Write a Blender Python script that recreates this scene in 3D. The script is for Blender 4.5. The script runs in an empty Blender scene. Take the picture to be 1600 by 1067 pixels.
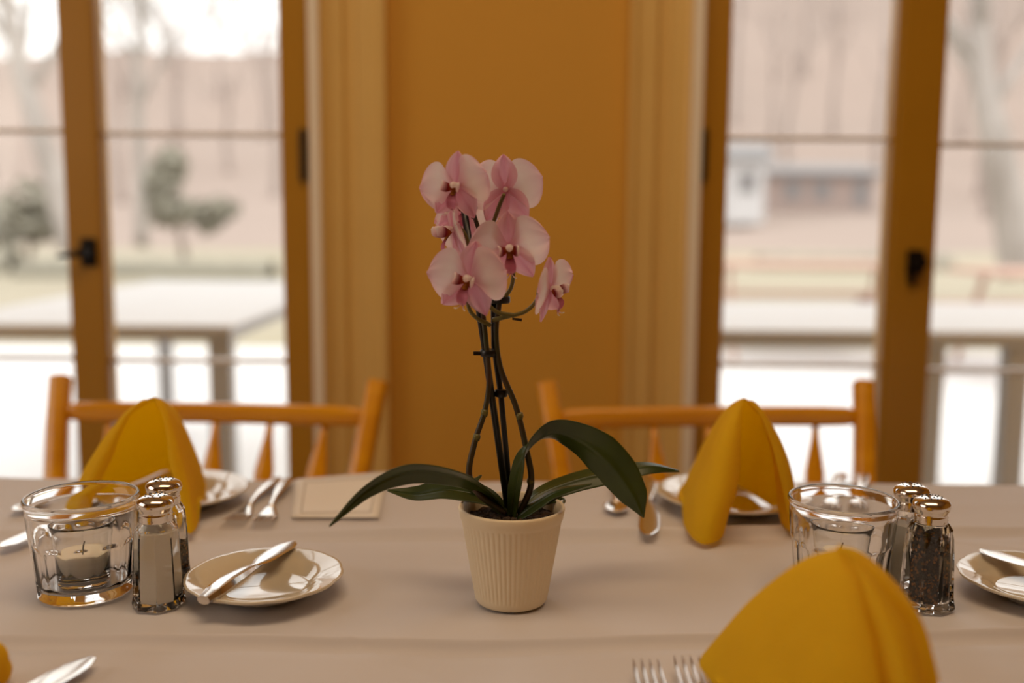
import bpy, bmesh, math, random
from mathutils import Vector, Matrix, noise
random.seed(7)
V = Vector
PI = math.pi
SC = bpy.context.scene
COL = SC.collection

# ------------------------------------------------------------------ camera
CAM_H, PITCH, ROLL = 1.08, math.radians(7.13), math.radians(0.39)
cd = bpy.data.cameras.new('camera'); cam = bpy.data.objects.new('camera', cd); COL.objects.link(cam)
cd.lens = 35.0; cd.sensor_width = 36.0; cd.clip_start = 0.05; cd.clip_end = 400
cam.location = (0, 0, CAM_H)
cam.rotation_euler = (Matrix.Rotation(PI/2 - PITCH, 3, 'X') @ Matrix.Rotation(ROLL, 3, 'Z')).to_euler()
cd.dof.use_dof = True; cd.dof.focus_distance = 0.855; cd.dof.aperture_fstop = 2.0
SC.camera = cam

# ------------------------------------------------------------------ sky, sun, room light
SC.view_settings.view_transform = 'Standard'; SC.view_settings.look = 'None'
SC.view_settings.gamma = 1.0; SC.view_settings.exposure = 0.2
wd = bpy.data.worlds.new('overcast_sky'); SC.world = wd; wd.use_nodes = True
bg = wd.node_tree.nodes['Background']; bg.inputs[0].default_value = (1.0, 0.97, 0.955, 1); bg.inputs[1].default_value = 2.0

def light(name, kind, loc, rot, energy, color, **kw):
    l = bpy.data.lights.new(name, kind); l.energy = energy; l.color = color
    for k, v in kw.items(): setattr(l, k, v)
    o = bpy.data.objects.new(name, l); COL.objects.link(o); o.location = loc; o.rotation_euler = rot
    return o
light('sun', 'SUN', (5, 5, 8), (math.radians(8), math.radians(42), 0), .9, (1, .95, .88), angle=math.radians(6))
# warm ceiling lamp over the table's near side and a side window's daylight
light('ceiling_lamp', 'AREA', (0.1, 0.5, 2.6), (math.radians(12), 0, 0), 14.2, (1, .71, .43), shape='RECTANGLE', size=1.6, size_y=0.8)
light('side_daylight', 'AREA', (-2.3, 0.2, 1.6), (0, math.radians(-78), math.radians(8)), 11.5, (1, .90, .76), shape='RECTANGLE', size=1.3, size_y=1.6)
for nm, x, w in (('daylight_portal', -0.84, .96), ('daylight_portal', 0.84, .98)):
    p = light(nm, 'AREA', (x, 2.06, 1.15), (math.radians(-90), 0, 0), 1, (1, 1, 1), shape='RECTANGLE', size=w, size_y=2.1)
    p.data.cycles.is_portal = True

# ------------------------------------------------------------------ helpers
F_PX = 35.0/36.0*1600
def ray(px, py):
    u, v = (px-800)/F_PX, (533.5-py)/F_PX
    c, s = math.cos(ROLL), math.sin(ROLL); u, v = u*c - v*s, u*s + v*c
    return V((u, math.cos(PITCH)+v*math.sin(PITCH), -math.sin(PITCH)+v*math.cos(PITCH)))
def at(px, py, y):                       # a point of the photo at forward distance y
    d = ray(px, py); t = y/d.y; return V((d.x*t, y, CAM_H+d.z*t))
def on(px, py, z=.75):                   # a point of the photo on the level z
    d = ray(px, py); t = (z-CAM_H)/d.z; return V((d.x*t, d.y*t, z))

def link_mesh(name, me, mat=None, parent=None, smooth=True):
    o = bpy.data.objects.new(name, me); COL.objects.link(o)
    if mat: me.materials.append(mat)
    if parent: o.parent = parent
    if smooth:
        me.polygons.foreach_set('use_smooth', [True]*len(me.polygons))
    return o
def build(name, vf, mat=None, parent=None, smooth=True, sharp=None):
    me = bpy.data.meshes.new(name); me.from_pydata([tuple(v) for v in vf[0]], [], vf[1]); me.update()
    bm = bmesh.new(); bm.from_mesh(me); bmesh.ops.recalc_face_normals(bm, faces=bm.faces); bm.to_mesh(me); bm.free()
    o = link_mesh(name, me, mat, parent, smooth)
    if smooth and sharp: me.set_sharp_from_angle(angle=math.radians(sharp))
    return o
def thing(name, label, cat, loc=(0, 0, 0), rotz=0, group=None):
    o = bpy.data.objects.new(name, None); COL.objects.link(o); o.location = loc; o.rotation_euler = (0, 0, rotz)
    o.empty_display_size = .03
    return tag(o, label, cat, group)
def tag(o, label=None, cat=None, group=None, kind=None):
    if label: o['label'] = label
    if cat: o['category'] = cat
    if group: o['group'] = group
    if kind: o['kind'] = kind
    return o
def dup(root, loc, rotz, label, group=None):
    r = root.copy(); COL.objects.link(r); r.location = loc; r.rotation_euler = (0, 0, rotz); r['label'] = label
    if group: r['group'] = group
    for ch in list(root.children):
        c = ch.copy(); COL.objects.link(c); c.parent = r
        for g in list(ch.children):
            d = g.copy(); COL.objects.link(d); d.parent = c
    return r
def merge(*vfs):
    vs, fs = [], []
    for v, f in vfs:
        n = len(vs); vs += list(v); fs += [tuple(i+n for i in q) for q in f]
    return vs, fs
def box(x0, x1, y0, y1, z0, z1):
    v = [V((x, y, z)) for z in (z0, z1) for y in (y0, y1) for x in (x0, x1)]
    return v, [(0, 2, 3, 1), (4, 5, 7, 6), (0, 1, 5, 4), (2, 6, 7, 3), (0, 4, 6, 2), (1, 3, 7, 5)]
def bevel(o, w=.003, seg=2, harden=False):
    m = o.modifiers.new('bevel', 'BEVEL'); m.width = w; m.segments = seg; m.limit_method = 'ANGLE'; m.angle_limit = math.radians(40)
    return o
def catmull(pts, n):
    P = [V(p) for p in pts]; P = [P[0]*2-P[1]] + P + [P[-1]*2-P[-2]]; out = []
    for i in range(1, len(P)-2):
        for k in range(n):
            t = k/n; a, b, c, d = P[i-1:i+3]
            out.append(.5*((2*b)+(c-a)*t+(2*a-5*b+4*c-d)*t*t+(3*b-a-3*c+d)*t**3))
    out.append(P[-2].copy()); return out
def lerp_list(vals, n_out):
    out = []; m = len(vals)-1
    for i in range(n_out):
        t = i/(n_out-1)*m; k = min(int(t), m-1); f = t-k
        out.append(vals[k]*(1-f)+vals[k+1]*f)
    return out
def sweep(path, widths, thicks, side=V((1, 0, 0)), seg=10, power=1.0, caps=True):
    """elliptic section swept along a path; side = direction of the width (a vector or a list)"""
    n = len(path); W = lerp_list(widths, n); T = lerp_list(thicks, n)
    S = lerp_list([V(s) for s in side], n) if isinstance(side, (list, tuple)) else [V(side)]*n
    vs, fs = [], []
    for i in range(n):
        t = (path[min(i+1, n-1)]-path[max(i-1, 0)]).normalized()
        s = (S[i]-t*S[i].dot(t)).normalized(); u = t.cross(s)
        for k in range(seg):
            a = 2*PI*k/seg; ca, sa = math.cos(a), math.sin(a)
            ca = math.copysign(abs(ca)**power, ca); sa = math.copysign(abs(sa)**power, sa)
            vs.append(path[i]+s*(ca*W[i]/2)+u*(sa*T[i]/2))
    for i in range(n-1):
        for k in range(seg):
            a, b = i*seg+k, i*seg+(k+1) % seg; fs.append((a, b, b+seg, a+seg))
    if caps:
        fs.append(tuple(range(seg-1, -1, -1))); fs.append(tuple((n-1)*seg+k for k in range(seg)))
    return vs, fs
def tube(path, r, seg=8):
    r = r if isinstance(r, (list, tuple)) else [r, r]
    d = (path[-1]-path[0]).normalized(); s = V((0, 1, 0)) if abs(d.y) < .8 else V((1, 0, 0))
    w = [x*2 for x in r]; return sweep(path, w, w, s, seg)
def lathe(profile, n=64, mod=None, close=False):
    vs, fs = [], []; m = len(profile)
    for (r, z) in profile:
        for k in range(n):
            a = 2*PI*k/n; rr, zz = (r, z) if mod is None else mod(r, z, a)
            vs.append(V((rr*math.cos(a), rr*math.sin(a), zz)))
    for i in range(m-1 if not close else m):
        j = (i+1) % m
        for k in range(n):
            l = (k+1) % n; fs.append((i*n+k, i*n+l, j*n+l, j*n+k))
    if not close:
        if profile[0][0] > 1e-6: fs.append(tuple(range(n-1, -1, -1)))
        if profile[-1][0] > 1e-6: fs.append(tuple((m-1)*n+k for k in range(n)))
    return vs, fs
def grid(nu, nv, fn):
    vs = [fn(i/nu, j/nv) for i in range(nu+1) for j in range(nv+1)]
    fs = [(i*(nv+1)+j, (i+1)*(nv+1)+j, (i+1)*(nv+1)+j+1, i*(nv+1)+j+1) for i in range(nu) for j in range(nv)]
    return vs, fs
def solid(o, t, off=0, sub=0):
    m = o.modifiers.new('solidify', 'SOLIDIFY'); m.thickness = t; m.offset = off
    if sub:
        s = o.modifiers.new('subdivision', 'SUBSURF'); s.levels = sub; s.render_levels = sub
    return o

# ------------------------------------------------------------------ materials
def nodes(name):
    m = bpy.data.materials.new(name); m.use_nodes = True; nt = m.node_tree
    return m, nt, nt.nodes['Principled BSDF']
def mat(name, col, rough=.5, metal=0, spec=.5, bump=None, vary=None, **kw):
    m, nt, b = nodes(name)
    b.inputs['Base Color'].default_value = (*col, 1); b.inputs['Roughness'].default_value = rough
    b.inputs['Metallic'].default_value = metal; b.inputs['Specular IOR Level'].default_value = spec
    for k, v in kw.items(): b.inputs[k.replace('_', ' ')].default_value = v
    tc = nt.nodes.new('ShaderNodeTexCoord')
    if vary:                                         # (scale vector, colour 2, amount, detail)
        mp = nt.nodes.new('ShaderNodeMapping'); mp.inputs['Scale'].default_value = vary[0]
        nz = nt.nodes.new('ShaderNodeTexNoise'); nz.inputs['Scale'].default_value = 1; nz.inputs['Detail'].default_value = 4
        rp = nt.nodes.new('ShaderNodeValToRGB'); rp.color_ramp.elements[0].position = .5-vary[2]; rp.color_ramp.elements[1].position = .5+vary[2]
        rp.color_ramp.elements[0].color = (*col, 1); rp.color_ramp.elements[1].color = (*vary[1], 1)
        nt.links.new(tc.outputs['Object'], mp.inputs[0]); nt.links.new(mp.outputs[0], nz.inputs['Vector'])
        nt.links.new(nz.outputs[0], rp.inputs[0]); nt.links.new(rp.outputs[0], b.inputs['Base Color'])
    if bump:                                         # (scale, strength, distance)
        nz = nt.nodes.new('ShaderNodeTexNoise'); nz.inputs['Scale'].default_value = bump[0]; nz.inputs['Detail'].default_value = 3
        bp = nt.nodes.new('ShaderNodeBump'); bp.inputs['Strength'].default_value = bump[1]; bp.inputs['Distance'].default_value = bump[2]
        nt.links.new(tc.outputs['Object'], nz.inputs['Vector']); nt.links.new(nz.outputs[0], bp.inputs['Height']); nt.links.new(bp.outputs[0], b.inputs['Normal'])
    return m
def leafy(name, col, trans, tcol, rough=.5, attr=None, vary=None):
    """a thin surface that lets light through"""
    m, nt, b = nodes(name)
    out = nt.nodes['Material Output']; tr = nt.nodes.new('ShaderNodeBsdfTranslucent'); mx = nt.nodes.new('ShaderNodeMixShader')
    b.inputs['Roughness'].default_value = rough; b.inputs['Base Color'].default_value = (*col, 1); tr.inputs[0].default_value = (*tcol, 1)
    mx.inputs[0].default_value = trans
    if attr:
        a = nt.nodes.new('ShaderNodeAttribute'); a.attribute_name = attr
        nt.links.new(a.outputs['Color'], b.inputs['Base Color']); nt.links.new(a.outputs['Color'], tr.inputs[0])
    if vary:
        tc = nt.nodes.new('ShaderNodeTexCoord'); nz = nt.nodes.new('ShaderNodeTexNoise'); nz.inputs['Scale'].default_value = vary[0]
        rp = nt.nodes.new('ShaderNodeValToRGB'); rp.color_ramp.elements[0].color = (*col, 1); rp.color_ramp.elements[1].color = (*vary[1], 1)
        rp.color_ramp.elements[0].position = .35; rp.color_ramp.elements[1].position = .65
        nt.links.new(tc.outputs['Object'], nz.inputs['Vector']); nt.links.new(nz.outputs[0], rp.inputs[0]); nt.links.new(rp.outputs[0], b.inputs['Base Color'])
    nt.links.new(b.outputs[0], mx.inputs[1]); nt.links.new(tr.outputs[0], mx.inputs[2]); nt.links.new(mx.outputs[0], out.inputs[0])
    return m
def pane_glass(name):
    m, nt, b = nodes(name); nt.nodes.remove(b)
    out = nt.nodes['Material Output']; t = nt.nodes.new('ShaderNodeBsdfTransparent'); g = nt.nodes.new('ShaderNodeBsdfGlossy')
    g.inputs['Roughness'].default_value = .02; fr = nt.nodes.new('ShaderNodeFresnel'); fr.inputs[0].default_value = 1.35
    t.inputs[0].default_value = (.97, .98, .97, 1)
    mx = nt.nodes.new('ShaderNodeMixShader'); nt.links.new(fr.outputs[0], mx.inputs[0]); nt.links.new(t.outputs[0], mx.inputs[1]); nt.links.new(g.outputs[0], mx.inputs[2])
    nt.links.new(mx.outputs[0], out.inputs[0]); return m
def glass(name, col=(1, 1, 1), rough=0.0):
    m, nt, b = nodes(name); nt.nodes.remove(b)
    g = nt.nodes.new('ShaderNodeBsdfGlass'); g.inputs['Color'].default_value = (*col, 1); g.inputs['Roughness'].default_value = rough; g.inputs['IOR'].default_value = 1.46
    nt.links.new(g.outputs[0], nt.nodes['Material Output'].inputs[0]); return m

M_wall = mat('ochre_wall_paint', (.66, .345, .045), .75, bump=(260, .25, .001), vary=((3, 3, 3), (.64, .335, .042), .3))
M_ceil = mat('ceiling_paint', (.62, .52, .36), .9)
M_floor = mat('brown_floor_boards', (.22, .12, .05), .45, vary=((1, 14, 1), (.15, .08, .03), .3))
M_frame = mat('ochre_gloss_door_paint', (.46, .225, .012), .38, vary=((2, 2, 8), (.435, .21, .010), .3))
M_case = mat('cream_casing_paint', (.76, .51, .17), .4, vary=((2, 2, 8), (.73, .485, .155), .3))
M_lit_edge = mat('lit_edge_pale', (.92, .84, .70), .3)  # brightness of the lit jamb edge, put into a pale colour
M_munt = mat('pale_grey_muntin_paint', (.80, .75, .71), .4)
M_pane = pane_glass('window_glass')
M_black = mat('black_iron', (.012, .010, .009), .4, .6)
M_hinge = mat('brown_hinge', (.07, .045, .02), .4, .6)
M_chair = mat('orange_varnished_maple', (.84, .375, .006), .24, spec=.5, vary=((6, 6, 40), (.66, .26, .004), .25), Coat_Weight=.5, Coat_Roughness=.15)
M_cloth = mat('cream_tablecloth', (.645, .615, .635), .8, spec=.25, bump=(1500, .25, .0004), Sheen_Weight=.15)
M_table = mat('table_wood', (.25, .13, .05), .5)
M_nap = leafy('yellow_napkin_linen', (.90, .68, .025), .62, (.96, .74, .012), .85)
M_pot = mat('cream_glazed_ceramic', (.86, .74, .54), .42, spec=.4, bump=(90, .05, .001))
M_soil = mat('dark_bark', (.03, .018, .01), .8, vary=((200, 200, 200), (.09, .05, .025), .1), bump=(300, 1, .003))
M_leaf = leafy('orchid_leaf_green', (.034, .052, .007), .15, (.15, .24, .02), .30, vary=(30, (.05, .075, .011)))
M_stem = mat('dark_green_stem', (.035, .045, .012), .4, vary=((30, 30, 30), (.06, .03, .015), .15))
M_ped = mat('olive_pedicel', (.14, .12, .025), .4)
M_stake = mat('black_support_stake', (.006, .006, .006), .35)
M_petal = leafy('orchid_petal', (.8, .5, .55), .62, (.9, .6, .6), .5, attr='Col')
M_glass = glass('clear_glass')
M_chrome = mat('chrome', (.78, .72, .66), .12, 1)
M_steel = mat('stainless_steel', (.75, .70, .65), .16, 1)
M_hole = mat('shaker_hole_dark', (.01, .01, .01), .6)
M_salt = mat('salt', (.98, .93, .82), .9, bump=(900, .3, .0006))
M_wax = mat('white_wax', (.95, .88, .76), .5, Subsurface_Weight=.3, Subsurface_Radius=(.01, .008, .006))
M_plate = mat('cream_porcelain', (.66, .59, .47), .06, spec=.8, Coat_Weight=.6, Coat_Roughness=.02)
M_paper = mat('white_menu_paper', (.90, .87, .84), .7)
M_ink = mat('grey_print', (.42, .38, .35), .8)
def pepper_mat():
    m, nt, b = nodes('ground_pepper'); tc = nt.nodes.new('ShaderNodeTexCoord'); vo = nt.nodes.new('ShaderNodeTexVoronoi'); vo.inputs['Scale'].default_value = 560
    rp = nt.nodes.new('ShaderNodeValToRGB'); e = rp.color_ramp.elements; e[0].position = .2; e[0].color = (.003, .002, .0015, 1); e[1].position = .98; e[1].color = (.30, .12, .025, 1)
    e2 = e.new(.70); e2.color = (.010, .005, .003, 1)
    nt.links.new(tc.outputs['Object'], vo.inputs['Vector']); sp = nt.nodes.new('ShaderNodeSeparateColor'); nt.links.new(vo.outputs['Color'], sp.inputs[0]); nt.links.new(sp.outputs[0], rp.inputs[0])
    nt.links.new(rp.outputs[0], b.inputs['Base Color']); b.inputs['Roughness'].default_value = .9; b.inputs['Specular IOR Level'].default_value = .15
    bp = nt.nodes.new('ShaderNodeBump'); bp.inputs['Distance'].default_value = .0008; nt.links.new(vo.outputs['Distance'], bp.inputs['Height']); nt.links.new(bp.outputs[0], b.inputs['Normal']); return m
M_pepper = pepper_mat()
# outdoors
M_patio = mat('pale_concrete', (.70, .68, .665), .8, vary=((.5, .5, .5), (.63, .61, .605), .3))
M_lawn = mat('spring_lawn', (.32, .285, .19), .9, vary=((.25, .25, .25), (.36, .31, .24), .25))
M_hill = mat('bare_woodland_floor', (.345, .265, .225), .95, vary=((.10, .10, .10), (.30, .235, .20), .3))
M_bark = mat('pale_bark', (.40, .36, .335), .9, vary=((2, 2, 1), (.27, .235, .21), .2))
M_bark2 = mat('grey_brown_bark', (.33, .27, .24), .9)
M_twig = mat('bare_twigs', (.40, .33, .295), .9)
M_fir = mat('grey_green_needles', (.25, .23, .185), .9, vary=((3, 3, 3), (.31, .29, .23), .2))
M_hedge = mat('brown_green_hedge', (.26, .24, .19), .9)
M_ptop = mat('white_patio_table_top', (.42, .40, .39), .5)
M_pedge = mat('grey_patio_table_frame', (.24, .23, .225), .5)
M_picnic = mat('faded_red_picnic_wood', (.45, .29, .23), .8)
M_shed = mat('white_clapboard', (.56, .55, .55), .8)
M_barn = mat('faded_pink_boards', (.36, .28, .25), .85)
M_roof = mat('grey_shingle_roof', (.24, .23, .23), .85)
M_brick = mat('exterior_wall_paint', (.7, .65, .6), .85)

# ------------------------------------------------------------------ the room
YW = 1.95                                      # room side of the door leaves
def struct(name, vf, m, smooth=False):
    return tag(build(name, vf, m, None, smooth), kind='structure')
struct('floor', box(-2.5, 2.5, -2.5, 2.1, -.05, 0), M_floor)
struct('ceiling', box(-2.5, 2.5, -2.5, 2.1, 2.7, 2.75), M_ceil)
struct('wall_left', box(-2.6, -2.5, -2.5, 2.1, 0, 2.7), M_wall)
struct('wall_right', box(2.5, 2.6, -2.5, 2.1, 0, 2.7), M_wall)
struct('wall_rear', box(-2.5, 2.5, -2.6, -2.5, 0, 2.7), M_wall)
OL0, OL1, OR0, OR1, OH = -1.32, -.375, .345, 1.33, 2.2      # the two door openings
struct('wall_back', merge(box(-2.5, OL0, 1.97, 2.1, 0, 2.7), box(OL0, OL1, 1.97, 2.1, OH, 2.7), box(OL1, OR0, 1.97, 2.1, 0, 2.7),
                          box(OR0, OR1, 1.97, 2.1, OH, 2.7), box(OR1, 2.5, 1.97, 2.1, 0, 2.7)), M_wall)
# moulded casings: a profile across x run up the wall
def casing_vf(x_in, x_out, z0, z1):
    w = x_out-x_in
    prof = [(0, .000), (0, .022), (.06, .026), (.12, .022), (.36, .022), (.40, .012), (.55, .012), (.60, .024), (.88, .026), (.93, .034), (1, .034), (1, 0)]
    vs = [V((x_in+w*a, 1.97-d, z)) for z in (z0, z1) for a, d in prof]; n = len(prof)
    fs = [(k, (k+1) % n, n+(k+1) % n, n+k) for k in range(n)]+[tuple(range(n)), tuple(range(2*n-1, n-1, -1))]
    return vs, fs
def head_vf(x0, x1):
    return merge(box(x0, x1, 1.945, 1.97, OH, OH+.12), box(x0-.01, x1+.01, 1.93, 1.97, OH+.12, OH+.15))
struct('trim_1', merge(casing_vf(OL1, -.245, 0, OH), casing_vf(OL0, OL0-.13, 0, OH), head_vf(OL0-.13, -.245)), M_case)
struct('trim_2', merge(casing_vf(OR0, .222, 0, OH), casing_vf(OR1, OR1+.13, 0, OH), head_vf(.222, OR1+.13)), M_case)
struct('baseboard_back', merge(box(-.24, .22, 1.955, 1.97, 0, .12)), M_case)

ZM = (.345, .79, 1.235, 1.68)                  # muntin heights
def leaf(parent, x0, x1, sh, sm, hinge_side, dz=0, y0=YW):
    """one glazed leaf: hinge stile sh wide, meeting stile sm wide"""
    l, r = (sh, sm) if hinge_side < 0 else (sm, sh)
    T = .045
    fr = build('door_leaf', merge(box(x0, x0+l, y0, y0+T, .01+dz, 2.18+dz), box(x1-r, x1, y0, y0+T, .01+dz, 2.18+dz),
               box(x0+l, x1-r, y0, y0+T, .01+dz, .24+dz), box(x0+l, x1-r, y0, y0+T, 2.09+dz, 2.18+dz)), M_frame, parent, False)
    bevel(fr, .004)
    for z in ZM:
        bevel(build('muntin', box(x0+l, x1-r, y0+.014, y0+.038, z-.0045+dz, z+.0045+dz), M_munt, fr, False), .003)
    zs = [.24]+list(ZM)+[2.09]
    for a, b in zip(zs[:-1], zs[1:]):
        build('glass_pane', box(x0+l, x1-r, y0+.024, y0+.027, a+.0045+dz, b-.0045+dz), M_pane, fr, False)
    return fr
def hinge(parent, x, z, y=YW):
    h = build('hinge', merge(box(x-.008, x+.008, y-.004, y+.002, z-.045, z+.045), tube([V((x, y-.006, z-.05)), V((x, y-.006, z+.05))], .006, 10)), M_hinge, parent, True, 40)
def door_set(name, x0, x1, xm, hs_in, left):
    d = tag(thing(name, None, None, (0, 0, 0)), kind='structure')
    bevel(build('jamb', merge(box(x0, x0+.012, 1.955, 2.08, 0, OH), box(x1-.012, x1, 1.955, 2.08, 0, OH), box(x0+.012, x1-.012, 1.955, 2.08, OH-.018, OH), box(x0, x1, 1.955, 2.1, 0, .012)), M_case, d, False), .002)
    return d
d1 = door_set('door_1', OL0, OL1, 0, 0, True)
# left opening: meeting stiles around x -.87 .. -.79, hinge stile next to the pier
f1 = leaf(d1, OL0+.014, -.8385, .058, .028, -1, dz=.004)
f2 = leaf(d1, -.8375, OL1-.014, .060, .040, 1)
bevel(build('astragal', box(-.866, -.800, YW-.008, YW-.0005, .02, 2.17), M_frame, f2, False), .003)
build('lit_edge_strip', box(OL1-.0135, OL1+.006, YW-.024, YW-.001, .01, 2.18), M_lit_edge, d1, False)  # added strip, coloured pale as the light catching the jamb edge
hinge(f2, OL1-.030, 1.195); hinge(f2, OL1-.030, .30); hinge(f2, OL1-.030, 2.0)
d2 = door_set('door_2', OR0, OR1, 0, 0, False)
f3 = leaf(d2, OR0+.014, .7795, .056, .050, -1)
f4 = leaf(d2, .7805, OR1-.014, .058, .044, 1, dz=-.010)
bevel(build('astragal', box(.736, .822, YW-.008, YW-.0005, .02, 2.17), M_frame, f3, False), .003)
build('lit_edge_strip', box(OR0-.006, OR0+.0135, YW-.024, YW-.001, .01, 2.18), M_lit_edge, d2, False)  # added likewise: a sliver of light on the jamb, done in pale colour
hinge(f3, OR0+.022, 1.20); hinge(f3, OR0+.022, .30); hinge(f3, OR0+.022, 2.0)
def handle(parent, x, z, d):
    pl = bevel(build('door_handle', box(x-.016, x+.016, YW-.014, YW-.008, z-.028, z+.028), M_black, parent, False), .003)
    build('spindle', tube([V((x, YW-.012, z)), V((x, YW-.048, z))], [.011, .009], 12), M_black, pl, True, 40)
    build('lever', sweep(catmull([(x, YW-.046, z), (x+d*.018, YW-.050, z-.003), (x+d*.045, YW-.048, z-.007)], 5), [.016, .011, .006], [.014, .009, .005], V((0, 0, 1)), 10), M_black, pl)
handle(f2, -.823, 1.006, -1)
# right door: square latch plate with a small drop bolt
pl = bevel(build('door_latch', box(.765, .797, YW-.020, YW-.008, .975, 1.022), M_black, f3, False), .003)
build('latch_knob', merge(tube([V((.781, YW-.018, .998)), V((.781, YW-.042, .998))], [.008, .014], 12), box(.769, .779, YW-.024, YW-.008, .955, .978)), M_black, pl, True, 40)

# ------------------------------------------------------------------ outdoors
def terrain(x, y):
    if y < 26: return -.02
    t = y-26; return -.02+.075*t*min(1, t/12)+.0078*max(0, t-20)**2*(.98+.30*math.tanh(x/12))
struct('patio', box(-9, 9, 2.1, 8.2, -.2, -.01), M_patio)
lv = grid(60, 40, lambda a, b: V((-45+90*a, 8.2+22*b, terrain(0, 8.2+22*b)+.03*noise.noise(V((a*20, b*20, 0))))))
tag(build('lawn', lv, M_lawn), kind='structure')
hv = grid(80, 40, lambda a, b: V((-80+160*a, 30+60*b, terrain(-80+160*a, 30+60*b)+.8*noise.noise(V((a*12, b*6, 3)))*min(1, b*6))))
tag(build('hillside', hv, M_hill), kind='structure')
# the eave and outer face of the house over the doors
struct('trim_3', box(-6, 6, 2.1, 2.5, 2.75, 2.85), M_brick)

def branch(vfs, p, d, r, L, depth, spread, rng, seg=6):
    n = 4; pts = [p.copy()]; q = p.copy(); dd = d.copy()
    for i in range(n):
        dd = (dd+V((rng.uniform(-1, 1), rng.uniform(-1, 1), rng.uniform(-.3, .6)))*.13).normalized(); q = q+dd*(L/n); pts.append(q.copy())
    vfs.append(tube(pts, [r, r*.62], seg))
    if depth <= 0: return
    for k in range(rng.choice((2, 3, 3))):
        a = rng.uniform(0, 2*PI); nd = (dd+V((math.cos(a), math.sin(a), rng.uniform(-.1, .5)))*spread).normalized()
        s = pts[rng.choice((2, 3, 4, 4))]
        branch(vfs, s, nd, r*rng.uniform(.45, .62), L*rng.uniform(.6, .8), depth-1, spread, rng, max(3, seg-1))
def bare_tree(name, label, pts, radii, rng, barkm, group=None, tops=4, L=2.2, depth=3, cat='tree', twig=None):
    t = thing(name, label, cat, pts[0], 0, group)
    path = catmull([V(p)-V(pts[0]) for p in pts], 6)
    build('trunk', tube(path, radii, 12), barkm, t)
    vfs = []
    for k in range(tops):
        i = int(len(path)*(.55+.45*(k+1)/tops))-1; a = 2*PI*k/tops+rng.random()
        d0 = (path[-1]-path[0]).normalized()
        branch(vfs, path[i], (d0*.8+V((math.cos(a), math.sin(a)*.6, .5))).normalized(), radii[-1]*.7, L, depth, .8, rng)
    build('branches', merge(*vfs), twig or barkm, t)
    return t
rng = random.Random(3)
# the leaning pale trunk at the far left and the forked one at the far right
bare_tree('sycamore_tree', 'pale leaning tree with bare limbs on lawn outside leftmost door pane', [at(118, 392, 16), at(92, 300, 16), at(60, 200, 16.1), at(28, 90, 16.2), at(5, -30, 16.3)], [.24, .19, .15, .12], rng, M_bark, tops=5, L=1.8)
bare_tree('shade_tree', 'thick pale trunk forking into bare limbs outside rightmost door pane', [at(1592, 432, 14), at(1578, 330, 14), at(1556, 220, 14), at(1535, 120, 14.1), at(1530, -20, 14.2)], [.26, .24, .17, .12], rng, M_bark, tops=5, L=1.9)
bare_tree('slender_tree', 'slender grey tree crossing the top of pane right of the lever handle', [at(222, 386, 24), at(220, 260, 24), at(214, 150, 24), at(222, -40, 24)], [.17, .15, .13, .10], rng, M_bark, tops=5, L=2.2)
# the woods on the hill
protos = []
for k in range(3):
    r3 = random.Random(40+k); h = 5.5+k*1.2
    protos.append(bare_tree('woodland_tree', 'bare leafless tree in the pale woods on the hill beyond the lawn', [(0, 0, 0), (.2, 0, h*.4), (-.1, 0, h*.75), (.1, 0, h)], [.24, .18, .12, .07], r3, M_bark2, 'bare trees on the hillside', tops=7, L=2.6, depth=3, twig=M_twig))
spots = []
for j in range(90):
    y = rng.uniform(40, 84); x = rng.choice((-1, 1))*rng.uniform(.16, .62)*y
    if x > 0 and y < 52 and .17*y < x < .40*y: y += 16
    if any((x-a)**2+(y-b)**2 < 20 for a, b in spots): continue
    spots.append((x, y))
for j, (x, y) in enumerate(spots):
    loc = (x, y, terrain(x, y)-.3); rz = rng.uniform(0, 6.28)
    if j < 3: protos[j].location = loc; protos[j].rotation_euler.z = rz
    else: dup(protos[j % 3], loc, rz, protos[0]['label'])
# evergreens: needle clumps on a stem
def clump_vf(rng, fn, n, s):
    vs, fs = [], []
    for _ in range(n):
        c = fn(); a = V((rng.gauss(0, 1), rng.gauss(0, 1), rng.gauss(0, .6))).normalized(); b = a.orthogonal().normalized()
        sz = s*rng.uniform(.6, 1.3); i = len(vs)
        nn = a.cross(b)
        for k in range(5):
            an = 2*PI*k/5; vs.append(c+a*math.cos(an)*sz+b*math.sin(an)*sz*.7)
        vs.append(c+nn*sz*.4)
        fs += [(i+k, i+(k+1) % 5, i+5) for k in range(5)]
    return vs, fs
def yew(label, base, blobs, seed, n=900):
    r = random.Random(seed); t = thing('evergreen_shrub', label, 'shrub', base)
    def fn():
        c, rad = r.choice(blobs); d = V((r.gauss(0, 1), r.gauss(0, 1), r.gauss(0, 1))).normalized()*r.random()**.4
        return V(c)-V(base)+V((d.x*rad[0], d.y*rad[1], d.z*rad[2]))
    build('foliage', clump_vf(r, fn, n, .13), M_fir, t)
    build('stem', tube([V((0, 0, 0)), V(blobs[0][0])-V(base)], [.08, .04]), M_bark2, t)
b0 = at(290, 402, 20); b0.z = -.04
yew('dark evergreen with a low arm reaching right, on lawn outside left door', b0,
    [(at(266, 258, 20), (.34, .4, .34)), (at(252, 290, 20), (.34, .4, .42)), (at(262, 330, 20), (.44, .4, .30)), (at(300, 330, 20), (.50, .4, .26)), (at(345, 326, 20), (.34, .35, .20)), (at(325, 345, 20), (.22, .3, .2))], 1, 1100)
b1 = at(45, 400, 21); b1.z = -.04
yew('grey green evergreen behind the leaning pale tree at left edge', b1, [(at(50, 330, 21), (.7, .5, .7)), (at(20, 350, 21), (.8, .5, .5)), (at(80, 345, 21), (.35, .3, .4))], 2, 700)
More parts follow.
